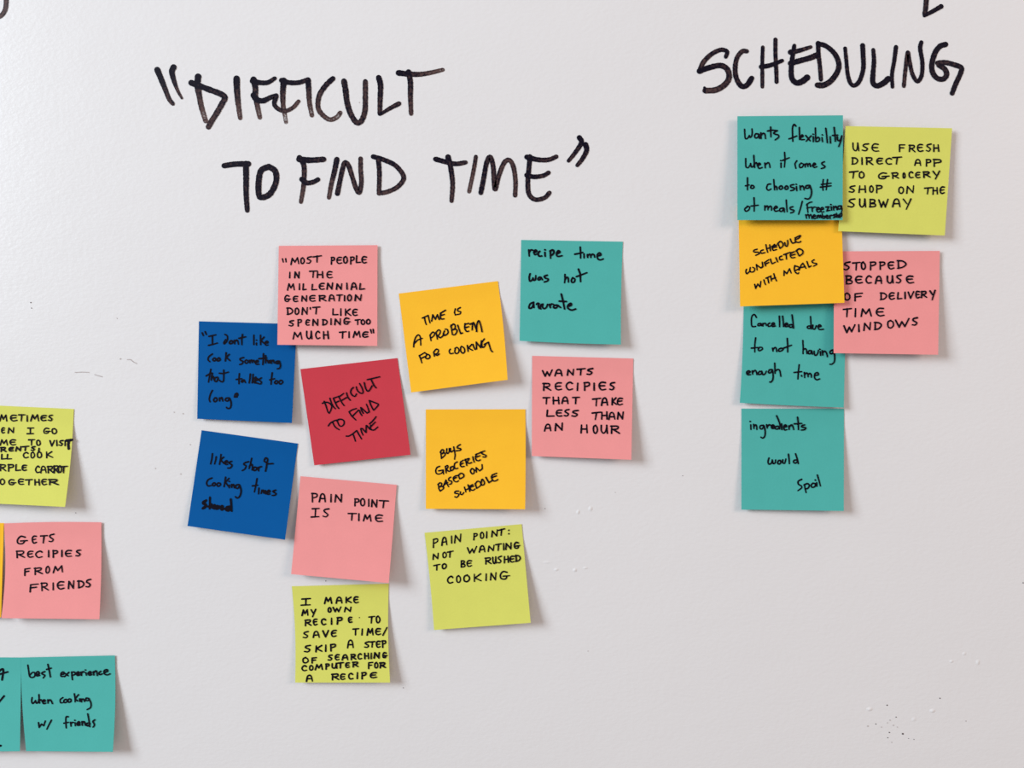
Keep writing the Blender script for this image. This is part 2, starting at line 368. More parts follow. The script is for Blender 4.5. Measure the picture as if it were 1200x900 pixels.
# strokes traced word by word: region key -> (x, y, scale); c = curved stroke, l = straight stroke
TRACE_AT = {'ra': (370, 435, 1/15), 'rb': (380, 465, 1/15), 'rc': (480, 355, 104/1200), 'rd': (505, 515, .07), 're': (505, 545, .07), 'rf': (870, 270, .08),
            'ta': (865, 140, 125/1200), 'tb': (865, 200, 125/1200), 'tc': (612, 285, 1/12), 'td': (612, 310, 1/12), 'te': (870, 360, .1), 'tf': (868, 395, .1),
            'tg': (870, 480, 1/9), 'th': (25, 770, .1), 'ba': (230, 385, 110/1200), 'bb': (230, 430, 110/1200), 'bc': (230, 525, 100/1125)}
TR = {
# red note
'red': [
 [('ra', 'l148,530 180,610 212,715 235,740;c115,565 160,548 215,550 265,585 280,625 262,690 235,740;l248,475 275,560 310,625 345,660;l310,480 345,560 375,620 405,655;l310,475 380,450;l345,555 405,525;l400,440 440,520 470,570 500,605;c395,445 430,435 490,390;l445,520 540,462;l540,380 555,430 575,475 605,510;c660,285 622,325 615,380 650,428 690,440 715,400;c712,275 728,330 765,372 805,390 832,370 815,300 770,215;c852,200 870,280 895,335 925,350 960,310 990,255;l905,148 985,130 1122,98;l975,150 1005,215 1030,260 1060,292')],
 [('rb', 'c70,510 110,460 180,420 260,400;c150,455 180,515 215,550 262,578;c225,430 245,400 300,395 345,425 345,480 310,515 270,510 240,460 230,420'),
  ('ra', 'l585,715 625,780 665,820 705,858;c585,715 640,680 715,655;l640,795 700,735 745,690;c745,685 765,690 785,740 812,778;l790,640 805,690 835,740;l795,640 840,680 900,735;l900,735 940,715 915,640 890,580;l940,515 965,590 1000,660 1018,685;c940,515 1020,545 1098,580 1080,620 1018,685')],
 [('rb', 'c385,690 430,690 500,650 565,595;l505,660 530,720 547,780;c570,595 600,650 630,700 655,740;l640,560 655,620 680,672;c640,560 670,560 705,600 735,625;c735,625 735,570 738,505 760,520 790,560 810,575;c815,500 810,545 830,580 880,580 940,530;l795,475 850,425 910,350;l815,525 860,480 895,445')]],
# orange: TIME IS A PROBLEM FOR COOKING
'problem': [
 [('rc', 'l170,205 215,185 250,168;l200,195 210,250 225,292;l250,168 262,220 275,270;l298,245 312,160;l312,160 348,222 375,158;l375,158 400,225;c425,140 415,170 425,215 465,215;l415,140 485,98;l420,170 470,155'),
  ('rc', 'l618,80 605,130 620,165;c685,62 650,85 655,110 690,120 680,148 635,158')],
 [('rc', 'c55,595 60,530 85,460 120,432 145,470 150,570;l65,545 110,500 172,478'),
  ('rc', 'l275,440 290,510;c275,435 310,395 335,405 330,440 290,475;l360,410 375,490;c355,400 390,365 415,380 405,420 375,445;c385,445 410,470 440,455 465,420;c470,380 455,420 465,440 495,430 520,400 510,360 480,355;l560,300 575,410;c555,320 590,285 615,305 610,345 570,365;c575,365 625,355 640,385 610,430 575,425;l650,300 670,360 690,415 715,405;c750,280 745,340 770,385 800,380;l745,290 800,275;l750,335 800,320;c815,290 840,275 855,280;c845,365 850,290 865,265 890,330 910,385;c905,385 910,290 935,240 960,300 980,390')],
 [('rc', 'l130,710 150,760 165,810;l130,715 205,670;l155,750 205,725;c230,700 215,740 245,755 275,735 265,705 230,690 215,680;l325,670 335,720;c325,665 360,625 390,640 375,680 340,695;c345,690 370,710 400,690'),
  ('rc', 'c550,625 535,650 550,685 590,680;c620,610 610,660 630,685 660,670 665,630 640,600 610,615;c690,600 690,650 720,680 745,655 735,610 700,585;l780,575 790,655;l840,560 795,610 850,640;l855,560 870,600 885,630;l905,625 900,530;l900,530 960,605;l960,605 970,510;c1010,485 975,540 985,600 1010,590 1030,555;l1010,560 1065,530;c1065,530 1080,580 1100,640 1120,660')]],
# orange: BUYS GROCERIES BASED ON SCHEDULE
'buys': [
 [('rd', 'l165,205 175,320;c155,215 185,170 215,185 200,225 170,245;c180,240 230,225 235,260 185,310;c265,155 262,215 280,235 305,200 305,150;c325,150 330,205 350,205 380,180;l380,125 395,200 405,260 395,330;c490,85 450,110 440,140 495,155 490,180 420,190')],
 [('rd', 'c145,450 100,470 80,520 90,565 130,580 180,560 205,515;l130,525 205,510 210,580;l240,450 255,560;c240,455 275,435 285,460 260,500;c262,500 290,530 320,530;c330,460 325,500 340,520 370,505 385,470 360,450 335,470;c440,375 400,400 390,450 410,490 450,480;c500,370 490,420 510,455 555,450;l495,380 540,345;l500,415 540,395;l575,330 600,435;c565,345 610,325 640,320 610,370;c600,380 640,400 680,385;l700,290 710,340 725,380;c770,240 745,290 760,345 800,355 825,340;l750,250 840,215;l760,295 820,270;l830,215 900,190;c855,215 860,240 920,265 910,295 870,290')],
 [('rd', 'l125,745 130,820 155,865;c115,755 150,725 180,740 165,780 130,800;c140,795 200,785 210,820 155,865;l200,800 250,680;c250,680 270,740 295,790;l215,760 280,720;c330,630 300,650 300,685 345,700 340,740 310,750;c410,610 375,640 385,690 430,710 460,690;l385,655 430,635;l410,610 450,600;l460,600 480,660;c455,605 500,565 545,585 545,625 480,660'),
  ('rd', 'c680,490 660,530 690,575 720,560 720,510 690,485 745,520;l760,545 755,470;l755,470 815,525;l815,525 860,490 855,420')],
 [('re', 'c465,435 410,440 400,470 455,480 465,505 430,540 400,530;c495,450 490,480 520,495 550,460;l560,370 585,450;l620,330 650,440;l580,420 640,385;c690,330 655,370 670,415 710,420 735,400;l650,350 700,325;l660,370 715,350;l740,310 765,390;c740,315 780,270 825,290 830,340 765,390;c850,240 840,300 850,335 885,325 895,290 865,235;l920,205 950,260 970,295 1020,260;c1030,170 1010,200 1040,260 1080,265 1120,240;l1025,165 1100,135;l1030,205 1095,180')]],
# orange: SCHEDULE CONFLICTED WITH MEALS
'conflict': [
 [('rf', 'c215,275 170,290 170,315 235,320 245,340 195,365;c305,285 270,300 275,335 330,325;l345,210 355,270 370,320;l400,210 410,300;l355,270 410,250;c470,205 440,240 450,290 500,280;l430,235 500,215;l450,250 500,240;l520,190 550,265;c515,195 555,160 590,190 590,230 550,265;c620,180 630,225 655,230 665,190 660,145;l700,125 715,165 735,190 775,175;c780,115 770,140 790,170 830,175 855,160;c770,110 820,85 850,75 830,110 780,135')],
 [('rf', 'c60,570 50,600 65,635 105,600;c115,545 110,590 130,610 170,600 180,560 150,540;l205,500 215,580;l205,505 270,550;l270,550 300,530 290,465;l325,470 340,520;l325,470 385,430;l335,495 385,470;l410,420 420,460 435,490 480,465;l490,400 505,435 515,460;c575,375 545,390 550,430 590,425;l605,355 700,320;l640,345 645,420;c725,320 700,360 720,400 770,395;l710,335 760,310;l715,365 770,350;l790,295 830,375;c785,300 830,270 880,295 880,340 830,375')],
 [('rf', 'l180,790 195,850 225,785 260,830 270,745;l315,725 325,765 340,795;l345,700 420,665;l370,690 385,770;l415,680 425,740;l460,635 475,690 500,740;l425,715 485,690'),
  ('rf', 'l610,660 610,590 650,635 690,560 715,625;c770,515 760,560 775,610 810,635 825,620;c765,520 810,530 835,555 780,585;c830,580 860,510 885,480;c885,480 910,520 930,555;l850,545 920,530;l945,455 960,500 975,540 1005,520;c1050,430 1020,450 1035,475 1085,485 1085,500 1040,525')]],
# teal: Wants flexibility
'flex': [
 [('ta', 'c72,110 75,160 80,210 100,215 125,185;c125,180 130,200 150,190 158,150 155,105;c230,165 200,160 185,185 195,208 220,200 232,165;l232,165 240,212;l255,150 258,215;c258,180 280,155 300,165 308,215;l365,85 368,195;c330,130 380,120 440,125;c440,125 400,150 415,165 450,175 455,200 415,230'),
  ('ta', 'c650,75 630,55 612,90 612,170 615,245;l572,218 610,205 660,185;l688,90 690,160 690,225;c695,205 730,190 720,172 705,190 705,225 745,225;l760,180 810,240;l820,185 765,245;l845,195 845,250;l842,165 846,168;l868,95 870,170 872,245;c872,220 900,200 915,225 900,245 872,248;l942,205 948,250;l945,172 949,176;l985,100 995,180 1002,262;l1035,195 1038,265;l1078,90 1088,170 1092,245;l1060,180 1120,175;c1115,195 1120,235 1145,235 1160,200;l1165,185 1155,240 1130,305')],
 [('ta', 'c85,440 85,500 90,535 115,540 140,500;c140,495 150,535 175,520 180,480;l175,405 180,470 185,540;c185,500 205,485 215,510;c215,520 250,505 235,490 220,515 235,550 270,540;l300,490 305,545;c305,510 335,485 350,500 358,540'),
  ('ta', 'l482,490 482,540;l478,462 483,465;l522,370 528,450 520,535;l500,460 575,430'),
  ('ta', 'c660,465 640,500 650,550;c710,490 690,510 695,540 720,535 735,505 710,490;l752,500 755,535;c755,510 775,495 785,530;c785,510 805,495 815,530;c835,520 870,505 855,490 840,515 855,540 885,530;c970,475 940,490 950,510 975,525 970,540 935,552')],
 [('tb', 'l105,80 105,150 105,215;l82,170 125,160;c150,165 140,190 160,200 180,185 165,165 148,170'),
  ('tb', 'c365,150 335,155 320,195 340,220 370,205;l400,100 405,160 410,215;c408,190 425,175 435,190 437,215;c480,170 460,190 475,210 500,195 490,170 470,175;c545,170 525,190 535,210 560,200 555,175 535,172;c625,155 590,165 595,185 630,195 625,215 590,225;l655,180 660,225;l652,152 656,155;l695,170 700,215;c700,190 720,170 735,185 740,215;c800,165 765,170 760,195 790,195 805,170;c805,165 825,230 815,290 790,318 750,312'),
  ('tb', 'l958,100 950,160 955,220;l1005,100 998,160 990,215;l935,155 1045,140;l925,185 1045,170')],
 [('tb', 'c110,400 75,430 85,455 115,445 130,410 100,398;l178,305 182,380 180,455;l145,398 225,388'),
  ('tb', 'l300,395 300,445;c302,420 325,395 335,410 335,440;c337,420 360,398 375,410 375,445;c400,430 440,415 425,398 405,420 415,455 450,450;c510,420 475,425 465,450 490,458 515,425;l515,425 520,465;l540,330 545,400 550,462;c615,405 585,415 590,435 625,445 620,465 590,475'),
  ('tb', 'l722,345 705,410 680,490'),
  ('tb', 'l775,375 780,420 785,470;c770,385 800,360 830,352;l775,420 820,410;l830,410 835,460;c835,430 850,410 875,412;c880,440 915,430 900,412 882,435 895,465 920,460;c925,440 960,430 945,412 927,435 940,465 965,460;l985,410 1020,405 995,455 1030,445;l1045,405 1050,445;l1040,380 1046,382;l1070,400 1075,445;c1075,420 1095,400 1105,410 1112,440;c1155,395 1125,400 1125,430 1150,430 1160,400;c1160,395 1170,440 1160,470', .92)],
 [('tb', 'l760,495 770,535;c768,510 785,490 795,510 800,535;c800,510 815,492 825,510 830,540;c840,520 870,510 855,495 842,515 855,540 880,530;l890,505 892,535;c892,515 905,500 915,530;c915,515 925,500 935,530;l945,485 948,535;c948,515 970,510 970,535 948,535;c985,520 1010,512 998,500 985,515 1000,538 1015,530;l1030,505 1035,540;c1033,515 1045,500 1060,505;c1090,490 1070,500 1095,515 1070,530;l1105,480 1110,525;c1110,505 1125,500 1128,525;l1140,490 1145,530;c1140,490 1165,480 1165,510 1143,515', .88)]],
# teal: recipe time was not accurate
'recipe': [
 [('tc', 'l92,95 98,180;c98,130 120,95 150,98;c160,130 205,115 185,95 165,120 175,160 210,150;c245,115 225,140 235,180 275,180;l318,130 322,185;l318,92 325,95;l395,110 398,210;c390,110 430,95 445,130 420,165 400,165;c485,150 530,125 505,105 480,150 500,185 560,175'),
  ('tc', 'l815,55 820,130 820,210;l738,155 790,145 850,130;l868,150 870,205;l915,160 920,200;c920,175 945,155 960,165 965,200;c965,175 985,155 1010,165 1018,195;c1055,180 1105,165 1085,135 1055,165 1060,215 1095,235 1140,220')],
 [('tc', 'c110,430 98,480 105,530 130,525 150,495;c150,490 160,520 185,510 190,455;c265,480 235,480 220,510 245,515 265,485;l265,485 285,515;c350,450 310,465 325,490 365,505 355,530 310,545'),
  ('tc', 'l600,440 602,500 595,555;c600,510 625,480 645,490 650,545;c710,485 690,520 700,550 730,545 740,505 705,485;l790,365 815,430 820,540;l760,470 830,445 908,415')],
 [('td', 'c160,530 115,550 95,590 100,615 135,605 160,545;l155,535 165,605;c200,560 215,545 235,550 225,590 240,620;c270,560 252,600 262,625;c290,555 285,600 310,620 340,600 355,560;l380,560 395,605;c390,580 410,555 440,560;c490,570 450,575 440,605 475,610 500,580;l500,575 540,605;l548,415 570,500 595,625;l520,515 620,520;c640,590 690,570 680,545 645,570 640,610 690,640 750,625')]],
# teal: Cancelled due to not having enough time
'cancel': [
 [('te', 'c165,120 140,85 110,110 105,180 115,225 155,225;c215,190 185,195 182,215 205,215 218,195;l218,195 225,218;l240,190 240,220;c240,200 260,188 275,195 280,215;c320,185 300,200 305,225 335,218;c345,205 375,200 365,182 345,195 350,225 385,220;l432,105 435,165 435,228;l470,105 478,165 480,228;c495,210 530,200 515,185 497,205 505,228 535,222;c590,205 555,205 550,230 575,235 595,210;l580,90 590,160 598,245'),
  ('te', 'c805,220 770,222 760,240 785,250 805,225;l798,110 802,180 805,255;c825,210 825,250 850,255 865,215;c885,230 920,225 905,205 885,225 900,260 950,258')],
 [('te', 'l155,360 145,440 145,525;l105,480 180,472;c200,470 185,495 200,510 235,490 225,470 195,470'),
  ('te', 'l352,480 360,515;c360,495 380,472 395,480 402,520;c460,480 430,490 425,515 455,512 480,490 450,478;l525,365 530,440 530,525;l480,480 575,445'),
  ('te', 'l708,390 712,470 710,545;c712,500 735,485 750,500 755,545;c810,510 780,510 770,540 795,545 812,515;l812,515 820,550;c840,515 845,555 860,565 880,545 890,505;l912,520 915,565;l905,492 912,495;l935,510 940,560;c940,530 965,515 985,540 995,580;c1055,500 1025,520 1030,545 1055,540 1070,500;c1068,510 1080,580 1075,640 1045,668 1025,668')],
 [('tf', 'c70,430 110,410 95,395 70,410 80,440 115,440;l135,395 140,435;c140,415 165,390 180,400 190,440;c225,400 205,420 215,440 245,425 240,400;c245,400 260,440 285,430 300,400;c365,380 335,385 325,415 345,420 370,390;c370,385 380,450 375,500 350,530 340,525;l398,305 400,370 402,425;c402,400 430,380 455,390 470,460'),
  ('tf', 'l685,325 675,410 670,490;l625,415 715,405;l712,450 716,460;l745,415 750,475;c750,440 770,420 785,430 790,465;c790,440 810,425 825,440 828,470;c870,450 910,440 900,415 870,430 865,475 890,500 925,490')]],
# teal: ingredients would spoil
'spoil': [
 [('tg', 'l88,160 90,210;l80,125 86,125;l118,155 122,200;c122,175 140,160 150,175 152,210;c220,165 190,170 185,195 205,205 225,175;c228,170 240,230 235,280 215,300 195,290;l255,160 262,195;c262,180 280,160 300,165;c305,185 335,175 320,160 305,180 315,200 335,195;c375,175 350,180 345,200 370,205 390,185;c360,65 380,110 395,160 390,205;l412,150 415,210;c435,185 465,178 452,160 435,180 445,215 468,210;l490,170 492,210;c492,185 515,160 530,175 540,210;l580,80 588,140 590,210;l545,150 625,145;c655,160 625,170 630,185 665,190 655,210 620,215')],
 [('tg', 'c280,510 270,550 280,575 305,565 315,530;c315,530 325,570 345,560 350,530;c385,535 370,560 385,575 405,560 400,535 380,537;c425,530 425,560 445,565 455,535 458,520;l485,470 492,520 495,570;c580,530 545,535 540,555 560,565 585,540;l560,465 578,520 590,570')],
 [('tg', 'c625,735 590,755 590,785 620,805 625,825 585,855;l655,790 660,830 672,875;c650,795 685,780 705,800 690,830 665,835;c745,775 725,795 735,820 765,810 765,780 740,778;l782,770 785,808;l768,742 772,746;l790,690 808,750 822,805')]],
# teal: best experience when cooking w/ friends
'best': [
 [('th', 'c75,95 85,160 95,220 120,240 155,225 155,185 130,180 100,210;c170,205 210,195 195,170 172,190 180,220 215,215;c275,170 240,185 245,200 275,215 255,245;l310,85 325,150 340,232;l295,145 350,130'),
  ('th', 'c465,205 500,195 490,175 465,190 465,225 505,225;l500,185 550,220;l555,180 505,230;l590,175 592,220 598,265;c588,180 620,175 630,200 600,215;c645,200 680,190 665,172 645,190 655,215 685,210;l700,175 705,215;c705,190 720,170 740,178;l758,185 762,212;l750,150 754,152;c785,195 820,185 805,168 785,185 795,212 825,205;l845,170 850,210;c848,185 870,160 885,175 890,215;c930,165 910,185 920,205 950,195;c970,180 1010,165 1000,145 970,160 975,195 1005,208 1040,195')],
 [('th', 'c125,475 120,520 135,545 165,510;c165,510 175,540 195,530 205,490;l205,440 208,490 212,540;c212,510 230,500 240,515;c245,525 280,515 265,500 248,520 260,545 285,540;l310,500 312,540;c312,520 335,500 350,515 365,545'),
  ('th', 'c485,475 455,500 460,535 485,535;c515,495 495,515 510,535 535,520 530,497 510,497;c560,490 545,510 555,530 580,520 580,495 560,490;l620,430 628,480 630,525;l660,450 630,490 660,515;l682,490 685,520;l668,440 672,445;l700,490 705,525;c705,505 720,490 735,500 740,520;c790,485 760,480 755,505 780,510 795,488;c790,485 815,540 810,590 770,615')],
 [('th', 'l200,768 208,825 235,785 262,805 280,750;l352,740 325,790 298,845'),
  ('th', 'c550,700 525,700 520,750 525,830;l498,775 550,765;l575,765 582,810;c580,785 595,765 615,768;l630,770 632,805;l625,740 630,742;c655,785 685,775 672,755 655,775 660,800 690,795;l710,755 715,800;c715,775 730,755 742,765 750,800;c800,775 770,775 765,800 785,805 805,780;l778,665 790,730 802,815;c860,735 838,755 850,775 855,800 840,820')]],
# blue: I dont like cook something
'dont': [
 [('ba', 'l75,55 90,90;l112,40 128,75'), ('ba', 'l160,100 250,80;l205,90 205,200;l155,215 200,205 270,185'),
  ('ba', 'c365,75 395,95 395,150 360,195 350,180 375,140;c440,155 420,180 435,195 465,180 455,155 435,155;l485,150 490,195;c490,170 515,145 530,160 538,200;l590,75 580,140 582,205;l545,125 630,105'),
  ('ba', 'l735,85 735,150 735,205;l768,185 768,210;l768,148 771,150;l820,85 820,150 822,205;l865,110 825,155 870,190;c880,185 915,180 905,160 882,175 885,210 915,210')],
 [('ba', 'c205,325 160,360 150,400 175,425;c230,375 210,395 225,415 250,400 240,375;c285,375 265,395 275,415 305,400 295,375 280,375;l380,310 378,360 370,415;l420,330 385,370 430,410'),
  ('ba', 'c605,370 560,385 565,405 595,420 585,450 555,460;c640,400 620,420 635,445 660,430 655,405;l680,405 685,440;c685,420 705,402 715,435;c715,420 735,405 745,435;c755,430 790,425 780,405 757,425 765,455 800,455;l858,320 855,390 850,460;l800,385 900,375;l885,345 885,440;c885,410 910,405 920,440;l938,410 940,440;l955,405 960,445;c960,420 985,405 995,440;c1055,415 1025,420 1020,445 1045,445 1060,420;c1060,415 1075,470 1065,505 1035,515')],
 [('bb', 'l185,30 170,110 155,195;l125,115 190,75;l205,80 195,130 190,170;c195,140 215,120 225,165;c270,130 240,140 235,180 260,185 280,140;l295,80 345,85 410,65;c350,40 350,120 345,180 320,190 290,165'),
  ('bb', 'l550,85 545,150 545,215;l510,160 580,150;c600,165 575,180 585,195 610,175;l610,165 628,200;l690,90 685,150 675,205;l725,95 720,150 712,205;l760,130 720,165 745,205;c750,180 785,165 775,145 752,170 760,205 785,205;c830,140 800,165 830,190 825,215 795,215'),
  ('bb', 'l970,75 960,150 955,220;l940,165 1000,150;c1020,175 1000,200 1020,215 1045,195 1035,175;c1080,170 1055,195 1075,220 1105,195 1090,170 1070,172')],
 [('bb', 'c205,300 180,350 165,410 175,445;c240,395 220,420 235,445 265,425 255,395 235,395;l295,395 298,435;c298,415 325,390 338,435;c415,395 380,400 370,425 400,435 425,400;c425,400 445,460 435,520 400,530 385,515'),
  ('bb', 'l495,350 485,385;l520,345 520,385;c495,350 520,335 530,360 500,385')]],
# blue: likes short cooking times
'likes': [
 [('bc', 'l212,75 205,140 188,210;l262,115 255,160 240,210;l325,85 318,150 305,215;l360,120 320,155 365,205;c375,195 410,185 400,165 375,185 385,215 410,215;c465,175 430,190 440,205 470,225 450,260 415,265'),
  ('bc', 'c690,180 640,195 625,215 655,235 640,275 605,298;l730,135 715,200 695,270;c700,240 730,215 740,240 735,290;c770,250 750,275 765,298 795,280 790,255 765,252;l815,255 820,300;c820,275 835,250 860,245;l930,190 925,250 912,305;c930,195 895,170 915,130 940,150 930,200;l930,210 1010,205')],
 [('bc', 'c205,395 155,420 135,465 155,500 190,495;c230,460 210,480 225,500 250,485 245,460 225,460;c290,460 270,480 285,505 315,490 315,465 285,460;l385,385 378,440 365,510;l430,400 385,450 420,505;l435,490 432,525;l432,440 438,443;l465,480 465,520;c465,500 490,480 500,525;c560,480 525,490 520,525 550,530 570,490;c570,490 590,560 575,630 540,660 515,640'),
  ('bc', 'l800,405 785,490 765,580;l738,500 810,490;l825,530 820,605;l865,555 855,600;c860,580 880,555 890,595;c890,580 910,560 915,605;c930,590 970,575 955,555 932,580 940,610 970,605;c1045,555 1010,570 1025,585 1050,600 1040,620 1000,625')],
 [('bc', 'c130,690 90,710 90,735 125,755 110,790 80,800;c125,700 95,725 130,750 85,790;l180,650 178,720 175,800;c178,750 200,740 210,790;c240,750 220,775 235,800 260,770;l255,760 262,805;l275,760 280,805;c280,780 295,765 310,770;c320,790 350,780 340,760 320,785 335,815 360,800;c440,770 400,780 390,815 425,825 450,780;l455,675 460,740 465,830;l150,770 250,785 350,798 440,805', 1.3)]],
}

# ------------------------------------------------------------------ sticky notes
def inv_bilinear(c, px, py):
    (x0, y0), (x1, y1), (x2, y2), (x3, y3) = c
    u = v = 0.5
    for _ in range(6):
        fx = (1-u)*(1-v)*x0 + u*(1-v)*x1 + u*v*x2 + (1-u)*v*x3 - px
        fy = (1-u)*(1-v)*y0 + u*(1-v)*y1 + u*v*y2 + (1-u)*v*y3 - py
        a = (1-v)*(x1-x0) + v*(x2-x3); b = (1-u)*(x3-x0) + u*(x2-x1)
        cc = (1-v)*(y1-y0) + v*(y2-y3); d = (1-u)*(y3-y0) + u*(y2-y1)
        det = a*d - b*cc
        u -= (fx*d - fy*b) / det; v -= (a*fy - cc*fx) / det
    return u, v

PEN = {'A': 1.8, 'B': 1.7, 'C': 1.85}
LIFT = 0.00125
def note(colour, label, corners, lift, lines, style, org=(0, 0), s=0.155556, layer=0.0, bow=(0, 0, 0, 0), pen=None, extra=None, marks=()):
    """corners TL TR BR BL in photograph pixels; lift = (bottom-left, bottom-right) mm off the wall; bow = inward sag of left, right, top, bottom edge in pixels"""
    bl, br = lift[0] * LIFT, lift[1] * LIFT
    base = 0.0004 + layer / 1000
    def L(u, v):
        g = max(0.0, (v - 0.13) / 0.87) ** 1.2
        return base + (bl * (1 - u) + br * u) * g
    n = 26
    (x0, y0), (x1, y1), (x2, y2), (x3, y3) = corners
    org3 = at((x0 + x1) / 2, (y0 + y1) / 2, base)
    V = []
    for j in range(n + 1):
        for i in range(n + 1):
            u, v = i / n, j / n
            px = (1-u)*(1-v)*x0 + u*(1-v)*x1 + u*v*x2 + (1-u)*v*x3
            py = (1-u)*(1-v)*y0 + u*(1-v)*y1 + u*v*y2 + (1-u)*v*y3
            sv, su = math.sin(math.pi * v), math.sin(math.pi * u)
            px += sv * (bow[0] * (1 - u) ** 3 - bow[1] * u ** 3)
            py += su * (bow[2] * (1 - v) ** 3 - bow[3] * v ** 3)
            V.append(at(px, py, L(u, v)) - org3)
    m = len(V)
    TH = Vector((0, 0.00013, 0))
    V += [p + TH for p in V]
    Fc = []
    q = lambda i, j: j * (n + 1) + i
    for j in range(n):
        for i in range(n):
            Fc.append((q(i, j), q(i, j+1), q(i+1, j+1), q(i+1, j)))
            Fc.append((m+q(i, j), m+q(i+1, j), m+q(i+1, j+1), m+q(i, j+1)))
    rim = [q(i, 0) for i in range(n)] + [q(n, j) for j in range(n)] + [q(i, n) for i in range(n, 0, -1)] + [q(0, j) for j in range(n, 0, -1)]
    rb = len(V)
    V += [V[a].copy() for a in rim] + [V[m + a].copy() for a in rim]
    k = len(rim)
    for a in range(k): Fc.append((rb + a, rb + (a + 1) % k, rb + k + (a + 1) % k, rb + k + a))
    me = bpy.data.meshes.new('sticky_note')
    me.from_pydata(V, [], Fc)
    me.materials.append(PAPER[colour])
    for p in me.polygons: p.use_smooth = len(p.vertices) == 4 and p.index < 2 * n * n
    o = bpy.data.objects.new('sticky_note', me); C.objects.link(o)
    o.location = org3
    o['label'] = label; o['category'] = 'sticky note'; o['group'] = 'square sticky notes stuck on the wall'
    def place(x, y):
        u, v = inv_bilinear(corners, x, y)
        return at(x, y, L(u, v) + 0.00022)
    w = pen or PEN[style]
    def text_line():
        e = bpy.data.objects.new('handwriting_line', None); C.objects.link(e); e.parent = o
        return e
    for line in lines:
        e = text_line()
        for word in line:
            ink = Ink()
            if word[0] in TRACE_AT:
                tx, ty, ts = TRACE_AT[word[0]]
                ww = w * (word[2] if len(word) > 2 else 1.0)
                for part in word[1].split(';'):
                    Q = [tuple(float(q) for q in p.split(',')) for p in part[1:].split()]
                    Q = [(tx + ts * x, ty + ts * y) for x, y in Q]
                    ink.stroke((catmull if part[0] == 'c' else poly)(Q, 0.7), ww * random.uniform(1.0, 1.12), ww * random.uniform(.86, 1.0), wob=0.04)
            else:
                text, boxes, ya, yb, h = word[:5]
                opt = word[5] if len(word) > 5 else {}
                write_boxes(ink, style, text, boxes, ya, yb, h, w * opt.get('w', 1.0), org, s)
            ink.build('written_word', M_INK, e, place, org3)
    for group in ([extra] if extra else []) + list(marks):
        ink = Ink()
        for kind, P, ww in group:
            Q = [(org[0] + s * a, org[1] + s * b) for a, b in P]
            ink.stroke((catmull if kind == 'c' else poly)(Q, 0.8), ww)
        ink.build('pen_mark', M_INK, o, place, org3)
    return o

# --- cluster under DIFFICULT TO FIND TIME
note('blue', 'blue sticky note reading I dont like cook something, tucked under a pink note',
     [(233.2,376.5),(347.8,379.8),(342,495.7),(231.1,490.8)], (2, 4), TR['dont'], 'C', (225,370), 0.144444)
note('blue', 'blue sticky note reading likes short cooking times, tilted clockwise',
     [(236.3,504.2),(349.1,519.8),(334,632.5),(219.7,616.4)], (3, 6), TR['likes'], 'C', (215,500))
note('pink', 'pink sticky note reading MOST PEOPLE IN THE MILLENNIAL GENERATION, overlapping a blue note',
     [(326.7,288.1),(442.4,287.3),(442.1,405.4),(325,404)], (4, 5), [
     [('"','70:105',177,175,28),('MOST','133:192 208:236 253:292 302:364',194,172,48),('PEOPLE','437:464 478:520 530:562 582:612 624:662 668:705',187,180,52)],
     [('IN','125 162:200',292,292,46),('THE','275:332 328:378 403:447',293,292,54)],
     [('MILLENNIAL','108:160 198 224:250 290:332 345:388 407:452 478:520 556 588:632 650:692',384,378,48)],
     [('GENERATION','85:128 150:188 215:258 272:320 345:398 420:465 480:522 538 560:592 618:668',472,464,46)],
     [("DON'T","105:150 165:195 218:262 280 300:352",570,562,52),('LIKE','447:490 510 540:588 598:635',572,576,50)],
     [('SPENDING','120:158 185:215 245:275 298:342 372:410 436 465:512 530:578',655,642,46),('TOO','620:656 662:692 703:733',645,642,38)],
     [('MUCH','150:215 250:295 318:354 375:420',754,750,58),('TIME','500:550 572 605:655 672:718',746,738,48),('"','735:762',712,710,30)]], 'A', (320,280), layer=1.2)
note('red', 'crimson red sticky note reading DIFFICULT TO FIND TIME in the middle of the cluster',
     [(352,432.6),(465.7,419.6),(481.1,532.9),(368.3,545.3)], (2, 3), TR['red'], 'B', (345,410))
note('pink', 'pink sticky note reading PAIN POINT IS TIME, just above a lime note',
     [(352.1,558.1),(464.9,568.2),(455.6,683.3),(341.2,672.8)], (4, 8), [
     [('PAIN','195:240 252:302 340 370:425',208,215,62),('POINT','517:552 562:596 624 646:690 703:770',238,256,58)],
     [('|S','190:255 280:325',327,328,66),('TIME','470:530 550 585:640 672:730',350,362,54)]], 'A', (335,555), layer=0.5)
